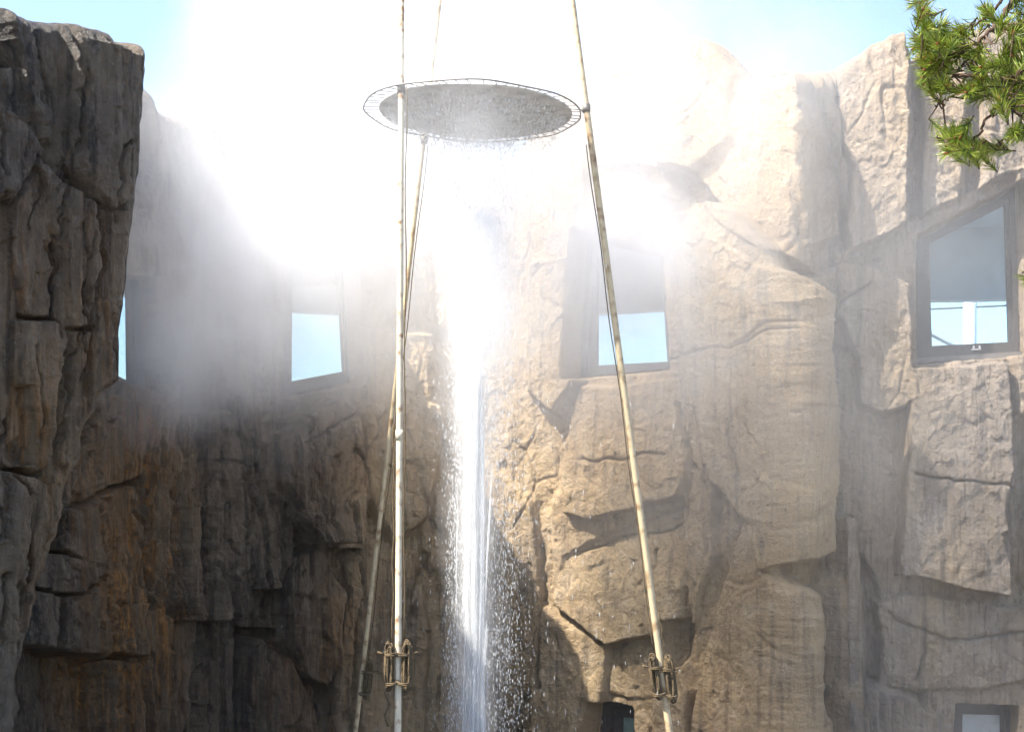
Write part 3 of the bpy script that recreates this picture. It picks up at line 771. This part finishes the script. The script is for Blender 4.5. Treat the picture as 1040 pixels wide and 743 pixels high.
# ropes: a thin line along each mast, gathered in a tied hank low down
def on(m, z):
    _, foot, u = m; return foot + u * ((z - foot.z) / u.z)
def hank(mb, c, axis, side, length, width, turns, r):
    dep = axis.cross(side).normalized()
    for k in range(turns):
        pts = []; ln = length * random.uniform(.82, 1.05) / 2; wd = width * random.uniform(.5, 1.0) / 2
        o = side * random.uniform(-.25, .25) * width + dep * random.uniform(-.03, .03) + axis * random.uniform(-.03, .03)
        for i in range(25):
            a = 2 * math.pi * i / 24
            x = math.copysign(abs(math.cos(a)) ** .5, math.cos(a)) * wd; y = math.copysign(abs(math.sin(a)) ** .8, math.sin(a)) * ln
            pts.append(c + o + side * x + axis * y + dep * (.012 * math.sin(3 * a + k)))
        mb.tube(pts, r, 6, False)
def rope(m, side_sign, z_hank, z_up, label, tail=False, wide=.075):
    _, foot, u = m
    side = Vector((1, 0, 0)) * side_sign
    c = on(m, z_hank) + side * .08 + Vector((0, -.05, 0))
    e = empty('rope', c, label, 'rope', 'ropes tied on the masts')
    mb = MB(); pts = [on(m, z_hank + .2 + (z_up - z_hank - .2) * i / 24) + side * (.055 + .008 * math.sin(i * .9)) + Vector((0, -.02, 0)) for i in range(25)]
    mb.tube(pts, .0065, 6); mb.build('line', M_ROPE, e, True)
    mb = MB(); hank(mb, c, u, side, .46, wide, 10, .0095); mb.build('hank', M_ROPE, e, True)
    mb = MB()
    for dz in (.10, .08, -.17, -.19):
        cc = c + u * dz; pts = []
        for i in range(17):
            a = 2 * math.pi * i / 16
            pts.append(cc + side * (math.cos(a) * .062 - .02) + Vector((0, math.sin(a) * .05, .012 * math.sin(a + dz * 40))))
        mb.tube(pts, .009, 6, False)
        mb.build('lashing', M_ROPE, e, True); mb = MB()
    mb.tube([c + u * .10 + side * .05, c + u * .12 + side * .12], .012, 6)
    mb.build('rope_end', M_ROPE, e, True)
    if tail:
        mb = MB(); mb.tube([c + u * (-.2 - .03 * i) + side * (.02 + .02 * math.sin(i * .8)) + Vector((0, -.03, 0)) for i in range(14)], .009, 6)
        mb.build('tail', M_ROPE, e, True)
    return e
def zat(py, Y): return EYE + (HY - py) / F * Y
rope(mA, -1, zat(673, 12.2), zat(430, 12.4), 'short rope hank lashed on the left side of the upright mast', True)
rope(mA, 1, zat(673, 12.2), zat(80, 12.7), 'rope on the right side of the upright mast, line running up')
rope(mB, -1, zat(685, 13.3), zat(150, 13.6), 'rope on the left of the slanting right mast, its line running up to the disc', False, .08)
rope(mB, 1, zat(687, 13.3), zat(620, 13.3), 'short rope hank on the right of the slanting right mast')
rope(mC, 1, zat(690, 15.2), zat(150, 14.9), 'dark rope lashed on the thin rear mast, left of the upright mast', False, .08)

# ------------------------------------------------------------------ splash disc hung between the masts
dc = P(483, 115, YD)
disc = empty('splash_disc', dc, 'round grey steel splash disc with a wire hoop, hung between the masts above the jet', 'splash disc')
tilt = Matrix.Rotation(math.radians(1.6), 3, 'Y')
def dp(r, a, z=0.): return dc + tilt @ Vector((r * math.cos(a), r * math.sin(a), z))
mb = MB(); n = 96; prof = [(0, .0), (.5, .003), (1.0, .0), (1.065, -.006), (1.07, .004), (1.065, .016), (.5, .03), (0, .03)]
v = []; f = []
for (r, z) in prof:
    for k in range(n): v.append(dp(max(r, .002), 2 * math.pi * k / n, z + (.006 * math.sin(7 * r + k * .4) if r > .9 else 0)))
for i in range(len(prof) - 1):
    for k in range(n): f.append((i*n+k, i*n+(k+1) % n, (i+1)*n+(k+1) % n, (i+1)*n+k))
mb.add(v, f); mb.build('plate', M_PLATE, disc, True)
RH = 1.20
mb = MB(); pts = [dp(RH + .006 * math.sin(k * .7), 2 * math.pi * k / 96, .008 * math.sin(k * .45)) - Vector((.035, 0, 0)) for k in range(97)]
mb.tube(pts, .0095, 8, False); mb.build('hoop', M_WIRE, disc, True)
for k in range(56):
    a = 2 * math.pi * (k + random.uniform(-.2, .2)) / 56
    mb = MB(); mb.tube([dp(1.04, a, .01), dp(RH, a + random.uniform(-.02, .02), .0) - Vector((.035, 0, 0))], .0055, 6); mb.build('spoke', M_WIRE, disc)
for m, nm in ((mA, 0), (mB, 1), (mC, 2)):
    p = on(m, dc.z); dirv = (p - dc); a = math.atan2(dirv.y, dirv.x)
    mb = MB(); mb.tube([dp(RH - .02, a), p + Vector((0, 0, .01))], .02, 8); mb.tube([p + Vector((0, 0, -.05)), p + Vector((0, 0, .04))], .044, 12)
    mb.build('bracket', M_WIRE, disc, True)

# ------------------------------------------------------------------ geyser: jet and falling spray
gx, gy = P(482, 743, YD).x, YD
geyser = empty('geyser', (gx, gy, 0), 'white water jet shooting up from the basin to the underside of the disc', 'geyser')
mb = MB(); R_ = random.Random(3)
for k in range(620):
    z0 = R_.uniform(0, 7.0) if k % 4 == 0 else R_.uniform(0, EYE - .2); ln = R_.uniform(.7, 2.4); z1 = min(z0 + ln, dc.z - .02)
    rr = abs(R_.gauss(0, .055)) * (1 + .10 * max(0, z0 - 6)); a0 = R_.uniform(0, 2 * math.pi)
    if R_.random() < .2: rr *= 1.8
    ph = R_.uniform(0, 6); pts = []; rad = []
    n = 9; w = R_.uniform(.005, .017) * (1 - .5 * sstep(EYE - 1, EYE + 2, z0))
    for i in range(n):
        t = i / (n - 1); z = z0 + (z1 - z0) * t
        r2 = rr + .02 * math.sin(ph + t * 3) ; a = a0 + .25 * t
        pts.append(Vector((gx + r2 * math.cos(a), gy + r2 * math.sin(a), z))); rad.append(w * math.sin(math.pi * (.06 + .88 * t)))
    mb.tube(pts, rad, 5, False)
mb.build('jet', M_JET, geyser, True)
def mist_mat(name, dens):
    m, nt, N, L = new_mat(name)
    out = N.new('ShaderNodeOutputMaterial'); v = N.new('ShaderNodeVolumePrincipled')
    v.inputs['Color'].default_value = (.98, .985, .99, 1); v.inputs['Density'].default_value = dens; v.inputs['Anisotropy'].default_value = .2
    L.new(v.outputs[0], out.inputs['Volume']); return m
for rad, dens, zt in ((.085, 2.0, dc.z - 1.9), (.16, .5, dc.z - 1.5), (.34, .2, dc.z - 1.1)):
    mb = MB(); n = 60      # the fine mist that wraps the jet, widening towards the disc
    mb.tube([(gx + .02 * math.sin(i * .5), gy, zt * i / n + .05) if i < n else (gx, gy, zt) for i in range(n + 1)],
            [rad * (1 + .05 * math.sin(i * .7 + rad * 40) + .04 * math.sin(i * 1.7)) * (1 + .35 * (i / n)) for i in range(n + 1)], 20)
    bm = bmesh.new(); me_ = bpy.data.meshes.new('t'); me_.from_pydata([tuple(p) for p in mb.v], [], mb.f); bm.from_mesh(me_); bmesh.ops.recalc_face_normals(bm, faces=bm.faces)
    mb.f = [tuple(v.index for v in f.verts) for f in bm.faces]; bm.free(); bpy.data.meshes.remove(me_)      # a volume needs outward faces
    tag(mb.build('jet_mist', mist_mat('jet_mist', dens), geyser, True), kind='stuff')
def drop_mesh(drops):
    mb = MB()
    for (c, ln, w, tx, ty) in drops:
        t = Vector((tx, ty, 1)).normalized() * ln; a = Vector((w, 0, 0)); b = Vector((0, w, 0))
        mb.add([c - t, c + a, c + b, c - a, c - b, c + t * .7], [(0,2,1),(0,3,2),(0,4,3),(0,1,4),(5,1,2),(5,2,3),(5,3,4),(5,4,1)])
    return mb
drops = []
for k in range(15000):
    z = R_.uniform(.1, dc.z - .1)
    h = (z) / dc.z
    u = R_.random()
    if u < .42:   r = abs(R_.gauss(.30, .06)); a = math.pi + R_.gauss(0, .8)
    elif u < .78: r = abs(R_.gauss(.42, .12)); a = R_.gauss(0, .8)
    else:         r = abs(R_.gauss(.25, .22)); a = R_.uniform(0, 6.28)
    r *= 1.05 - .3 * h
    drops.append((Vector((gx + .04 + r * math.cos(a), gy + r * math.sin(a), z)), R_.uniform(.006, .034), R_.uniform(.0014, .0042), R_.uniform(-.05, .05), 0))
for k in range(300):   # stray drops
    z = R_.uniform(1.5, 8.5); r = R_.uniform(.5, 2.3); a = R_.gauss(.1, .9)
    drops.append((Vector((gx + r * math.cos(a), gy + r * math.sin(a) * .6, z)), R_.uniform(.01, .05), R_.uniform(.002, .005), R_.uniform(-.05, .05), 0))
o = drop_mesh(drops).build('falling_spray', M_DROP, geyser); tag(o, kind='stuff')
drops = []
for k in range(4600):   # spray bouncing off the underside of the plate
    r = 1.0 * math.sqrt(R_.random()); a = R_.uniform(0, 6.28); z = dc.z - .02 - abs(R_.gauss(0, .10)) - .16 * (1 - r) * R_.random() * 2
    sp = R_.uniform(.4, 1.2)
    drops.append((Vector((dc.x + r * math.cos(a), dc.y + r * math.sin(a), z - r * math.cos(a) * .028)), R_.uniform(.008, .026), R_.uniform(.003, .0075), math.cos(a) * r * sp, math.sin(a) * r * sp))
o = drop_mesh(drops).build('disc_spray', M_DROP, geyser); tag(o, kind='stuff')

# ------------------------------------------------------------------ pine
tx, ty = 2.9, 3.6
pine = empty('pine_tree', (tx, ty, EYE - 1.62), 'green pine with reddish buds reaching a needled bough into the upper right corner', 'tree')
mb = MB(); mb.tube([(tx, ty, EYE - 1.62), (tx + .05, ty, EYE), (tx - .02, ty + .03, EYE + 1.8), (tx + .06, ty, EYE + 4.2)], [.17, .14, .11, .05], 14); mb.build('trunk', M_BARK, pine, True)
YB = 3.25
def pb(px, py, dy=0): return P(px, py, YB + dy)
limbs = [
 ([(1260,-60,.3),(1130,-40,.1),(1060,-28,0),(1031,0,0),(1016,20,0),(1000,38,0),(983,48,0),(962,58,.02)], .011, .003),
 ([(1031,0,0),(1022,-12,.05),(1016,2,.05),(1006,12,.05),(990,27,.05),(978,32,.05)], .006, .0025),
 ([(1130,-40,.1),(1090,40,.1),(1064,86,.05),(1040,90,.02),(1016,84,0),(983,76,0),(955,72,-.03),(935,68,-.03)], .009, .002),
 ([(1040,90,.02),(1026,98,0),(1014,106,0),(1004,116,0),(993,136,0),(985,146,0),(965,146,0),(952,138,0)], .0055, .002),
 ([(1060,90,.05),(1042,100,.05),(1037,112,.05),(1035,131,.05),(1026,140,.05),(1018,142,.05)], .0045, .002),
 ([(983,48,0),(968,44,0),(952,34,0),(942,22,0),(935,12,0),(929,4,0)], .0045, .002),
 ([(983,76,0),(975,92,.02),(962,102,.02),(950,108,.02)], .004, .002),
 ([(1000,38,0),(985,60,.05),(960,85,.05),(945,90,.05)], .0045, .002),
 ([(1016,20,0),(1028,40,.05),(1030,60,.08),(1020,75,.08)], .0045, .002),
 ([(1016,84,0),(1020,100,-.05),(1028,112,-.05)], .004, .002),
 ([(1064,86,.05),(1066,200,.1),(1060,270,.1),(1046,280,.1),(1040,276,.1)], .005, .002),
]
mb = MB(); limb_pts = []
for pts, r0, r1 in limbs:
    pp = [pb(*p) for p in pts]; dense = []
    for i in range(len(pp) - 1):
        for k in range(6): dense.append(pp[i].lerp(pp[i + 1], k / 6) + Vector((R_.gauss(0, .0035), R_.gauss(0, .004), R_.gauss(0, .0035))))
    dense.append(pp[-1])
    n = len(dense); mb.tube(dense, [r0 + (r1 - r0) * i / (n - 1) for i in range(n)], 7); limb_pts += dense
bough = mb.build('bough', M_BARK, pine, True)
mass = [
 ([(924,52),(934,30),(948,26),(962,18),(976,30),(992,46),(1006,62),(1004,84),(990,104),(966,108),(946,102),(938,84),(928,72)], 54),
 ([(1000,56),(1014,32),(1022,12),(1040,6),(1060,20),(1060,110),(1036,114),(1012,106),(1000,96)], 52),
 ([(946,134),(956,124),(974,130),(992,144),(1006,148),(1000,158),(978,160),(958,154)], 24),
 ([(1016,138),(1030,130),(1038,124),(1034,142)], 4),
 ([(926,2),(932,2),(944,22),(946,30),(936,22)], 5),
 ([(996,4),(1004,4),(1004,14),(998,14)], 3),
 ([(1038,270),(1046,270),(1050,290),(1042,288)], 3),
]
shoots = []
for poly, cnt in mass:
    xs = [p[0] for p in poly]; ys = [p[1] for p in poly]; got = 0
    while got < cnt:
        x, y = R_.uniform(min(xs), max(xs)), R_.uniform(min(ys), max(ys))
        if sdf_poly(np.array([x]), np.array([y]), poly)[0] > 0:
            shoots.append((x, y, x > 1030 and y > 200)); got += 1
needles = MB(); buds = MB(); twigs = MB()
twigs_low = MB()
for (x, y, low) in shoots:
    tip = pb(x, y, R_.uniform(-.16, .16))
    near = min(limb_pts, key=lambda q: (q - tip).length + R_.uniform(0, .02))
    d = (tip - near)
    out = Vector((-.55 + R_.gauss(0, .5), R_.gauss(0, .5), .25 + R_.gauss(0, .45)))
    if d.length > 1e-4: out = out.normalized() + d.normalized() * .8
    out.normalize()
    ln = R_.uniform(.05, .085); base = tip - out * ln
    midp = near.lerp(base, .5) + Vector((0, 0, -.012))
    (twigs_low if low else twigs).tube([near, midp, base, tip], [.0026, .0022, .0018, .0012], 5)
    a = out.cross(Vector((.3, .2, 1))).normalized(); b = a.cross(out)
    for k in range(72):
        t = R_.random() ** .8; o = base + out * ln * t; w = R_.uniform(0, 6.28); sp = R_.uniform(.55, 1.35) * (1 - .35 * t)
        nd_ = (out + (a * math.cos(w) + b * math.sin(w)) * sp + Vector((0, 0, .15))).normalized()
        L_ = R_.uniform(.030, .052); wd = R_.uniform(.0007, .0013)
        sx = nd_.cross(Vector((R_.gauss(0, 1), R_.gauss(0, 1), R_.gauss(0, 1)))).normalized(); sy = nd_.cross(sx)
        m_ = o + nd_ * L_ * .5 + Vector((0, 0, -.001)); e_ = o + nd_ * L_
        v = []
        for (c, s_) in ((o, .8), (m_, 1.0)):
            for q in (0, 2.09, 4.19): v.append(c + (sx * math.cos(q) + sy * math.sin(q)) * wd * s_)
        v.append(e_)
        needles.add(v, [(0,1,4,3),(1,2,5,4),(2,0,3,5),(3,4,6),(4,5,6),(5,3,6)])
    if R_.random() < .6:
        buds.tube([tip, tip + out * .006, tip + out * .013], [.0028, .0036, .0008], 6)
twigs.build('twigs', M_BARK, pine, True); twigs_low.build('twigs', M_BARK, pine, True)
needles.build('needles', M_NEEDLE, pine)
tag(buds.build('buds', M_BUD, pine, True), kind='stuff')

# ------------------------------------------------------------------ steam
def steam():
    m, nt, N, L = new_mat('steam')
    out = N.new('ShaderNodeOutputMaterial'); vol = N.new('ShaderNodeVolumePrincipled')
    vol.inputs['Color'].default_value = (.97, .975, .985, 1); vol.inputs['Anisotropy'].default_value = .45
    L.new(vol.outputs[0], out.inputs['Volume'])
    geo = N.new('ShaderNodeNewGeometry')
    n1 = N.new('ShaderNodeTexNoise'); n1.inputs['Scale'].default_value = .55; n1.inputs['Detail'].default_value = 3
    L.new(geo.outputs['Position'], n1.inputs['Vector'])
    va = N.new('ShaderNodeVectorMath'); va.operation = 'MULTIPLY_ADD'   # swirl the cloud's outline
    L.new(n1.outputs['Color'], va.inputs[0]); va.inputs[1].default_value = (2.6, 2.6, 2.6); L.new(geo.outputs['Position'], va.inputs[2])
    total = None
    for (c, r, dens, sw) in STEAM:
        mp = N.new('ShaderNodeMapping'); mp.vector_type = 'TEXTURE'
        mp.inputs['Location'].default_value = Vector(c) + Vector((1.3, 1.3, 1.3)) * sw; mp.inputs['Scale'].default_value = r
        L.new(va.outputs[0] if sw else geo.outputs['Position'], mp.inputs['Vector'])
        g = N.new('ShaderNodeTexGradient'); g.gradient_type = 'SPHERICAL'; L.new(mp.outputs[0], g.inputs[0])
        p = N.new('ShaderNodeMath'); p.operation = 'MULTIPLY'; L.new(g.outputs['Fac'], p.inputs[0]); p.inputs[1].default_value = dens
        if total is None: total = p.outputs[0]
        else:
            ad = N.new('ShaderNodeMath'); ad.operation = 'ADD'; L.new(total, ad.inputs[0]); L.new(p.outputs[0], ad.inputs[1]); total = ad.outputs[0]
    mr = N.new('ShaderNodeMapRange'); mr.inputs['From Min'].default_value = .36; mr.inputs['From Max'].default_value = .62
    mr.inputs['To Min'].default_value = .2; mr.inputs['To Max'].default_value = 1.7
    n2 = N.new('ShaderNodeTexNoise'); n2.inputs['Scale'].default_value = 1.3; n2.inputs['Detail'].default_value = 4; n2.inputs['Roughness'].default_value = .6
    mp2 = N.new('ShaderNodeMapping'); mp2.inputs['Scale'].default_value = (1, 1, .6); L.new(va.outputs[0], mp2.inputs['Vector']); L.new(mp2.outputs[0], n2.inputs['Vector'])
    mm = N.new('ShaderNodeMath'); mm.operation = 'ADD'; L.new(n1.outputs['Fac'], mm.inputs[0]); L.new(n2.outputs['Fac'], mm.inputs[1])
    hv = N.new('ShaderNodeMath'); hv.operation = 'MULTIPLY'; L.new(mm.outputs[0], hv.inputs[0]); hv.inputs[1].default_value = .5
    L.new(hv.outputs[0], mr.inputs['Value'])
    mu = N.new('ShaderNodeMath'); mu.operation = 'MULTIPLY'; L.new(total, mu.inputs[0]); L.new(mr.outputs[0], mu.inputs[1])
    ad = N.new('ShaderNodeMath'); ad.operation = 'ADD'; L.new(mu.outputs[0], ad.inputs[0]); ad.inputs[1].default_value = STEAM_BASE
    L.new(ad.outputs[0], vol.inputs['Density'])
    fp = []
    for px in range(-40, 1181, 20):      # footprint: the basin in front of the wall
        x, y, _ = MAIN.point(px, HY, .02); fp.append((x, y))
    fp += [(fp[-1][0], 10.9), (fp[0][0] - .5, 10.9)]
    fp.reverse()
    mb = MB(); mb.prism([Vector((x, y, .3)) for x, y in reversed(fp)], [Vector((x, y, 15.5)) for x, y in reversed(fp)])
    o = mb.build('steam_haze', m)
    tag(o, 'white sunlit steam billowing round the disc and drifting across the rock', 'steam', kind='stuff')
STEAM_BASE = .003
STEAM = [
 (P(460, 110, 16.0), (2.0, 1.8, 3.2), .75, 1),
 (P(225, 290, 15.8), (2.7, 2.1, 2.5), 1.2, 1),
 (P(250, 190, 17.2), (2.8, 2.4, 2.4), .24, 1),
 (P(420, 0, 17.4), (4.3, 2.6, 3.2), .25, 1),
 (P(480, 270, 17.4), (3.0, 2.2, 3.4), .50, 1),
 (P(640, 240, 16.4), (2.6, 2.2, 2.8), .42, 1),
 (P(880, 330, 15.8), (4.0, 2.2, 4.6), .15, 1),
 (P(930, 740, 15.8), (3.0, 2.2, 2.2), .06, 1),
 (P(690, 110, 16.4), (3.2, 2.2, 2.8), .26, 1),
 (P(640, 440, 16.6), (3.4, 2.4, 3.0), .13, 1),
 (P(400, -20, 17.6), (6.0, 3.0, 4.4), .10, 1),
 (P(560, 250, 16.2), (1.9, 1.6, 2.6), .32, 1),
 (P(484, 330, 13.7), (.34, .34, 3.6), 1.3, 0),
 (P(638, 262, 18.4), (1.4, 1.4, 1.3), 1.2, 0),
 (P(480, 105, 13.0), (1.5, 1.2, 1.3), .35, 1),
 (P(484, 195, 13.7), (.42, .42, 4.6), 2.2, 0),
 (P(482, 640, 13.7), (.30, .30, 4.0), 1.4, 0),
]
steam()

# ------------------------------------------------------------------ light
SUN = Vector((-.55, -.215, .805)).normalized()
elev = math.asin(SUN.z); az = math.atan2(SUN.x, SUN.y)
world = bpy.data.worlds.new('World'); SC.world = world; world.use_nodes = True
nt = world.node_tree; bg = nt.nodes['Background']
sky = nt.nodes.new('ShaderNodeTexSky'); sky.sky_type = 'NISHITA'; sky.sun_disc = False
sky.sun_elevation = elev; sky.sun_rotation = az; sky.altitude = 100; sky.air_density = 1.0; sky.dust_density = 1.6; sky.ozone_density = 1.1
nt.links.new(sky.outputs[0], bg.inputs[0]); bg.inputs[1].default_value = .125
sl = bpy.data.lights.new('sun', 'SUN'); sl.energy = 5.0; sl.angle = math.radians(.5); sl.color = (1, .94, .84)
so = bpy.data.objects.new('sun', sl); link(so); so.rotation_euler = SUN.to_track_quat('Z', 'Y').to_euler(); so.location = (-20, 0, 30)

# ------------------------------------------------------------------ camera and render
cam = bpy.data.cameras.new('camera'); co = bpy.data.objects.new('camera', cam); link(co)
co.location = (0, 0, EYE); co.rotation_euler = (math.radians(90), 0, 0)
cam.sensor_width = 36; cam.lens = F / 1040 * 36; cam.shift_y = (HY - 371.5) / 1040
cam.clip_start = .05; cam.clip_end = 5000
SC.camera = co
SC.view_settings.view_transform = 'Standard'; SC.view_settings.look = 'None'; SC.view_settings.gamma = 1
SC.view_settings.exposure = 1.6
SC.render.engine = 'CYCLES'
cy = SC.cycles
cy.use_denoising = True
try: cy.denoiser = 'OPENIMAGEDENOISE'
except Exception: pass
cy.max_bounces = 8; cy.diffuse_bounces = 2; cy.glossy_bounces = 2; cy.transmission_bounces = 4; cy.volume_bounces = 5; cy.transparent_max_bounces = 24
cy.volume_step_rate = 3.5; cy.volume_max_steps = 128
cy.use_adaptive_sampling = True; cy.adaptive_threshold = .04; cy.adaptive_min_samples = 16
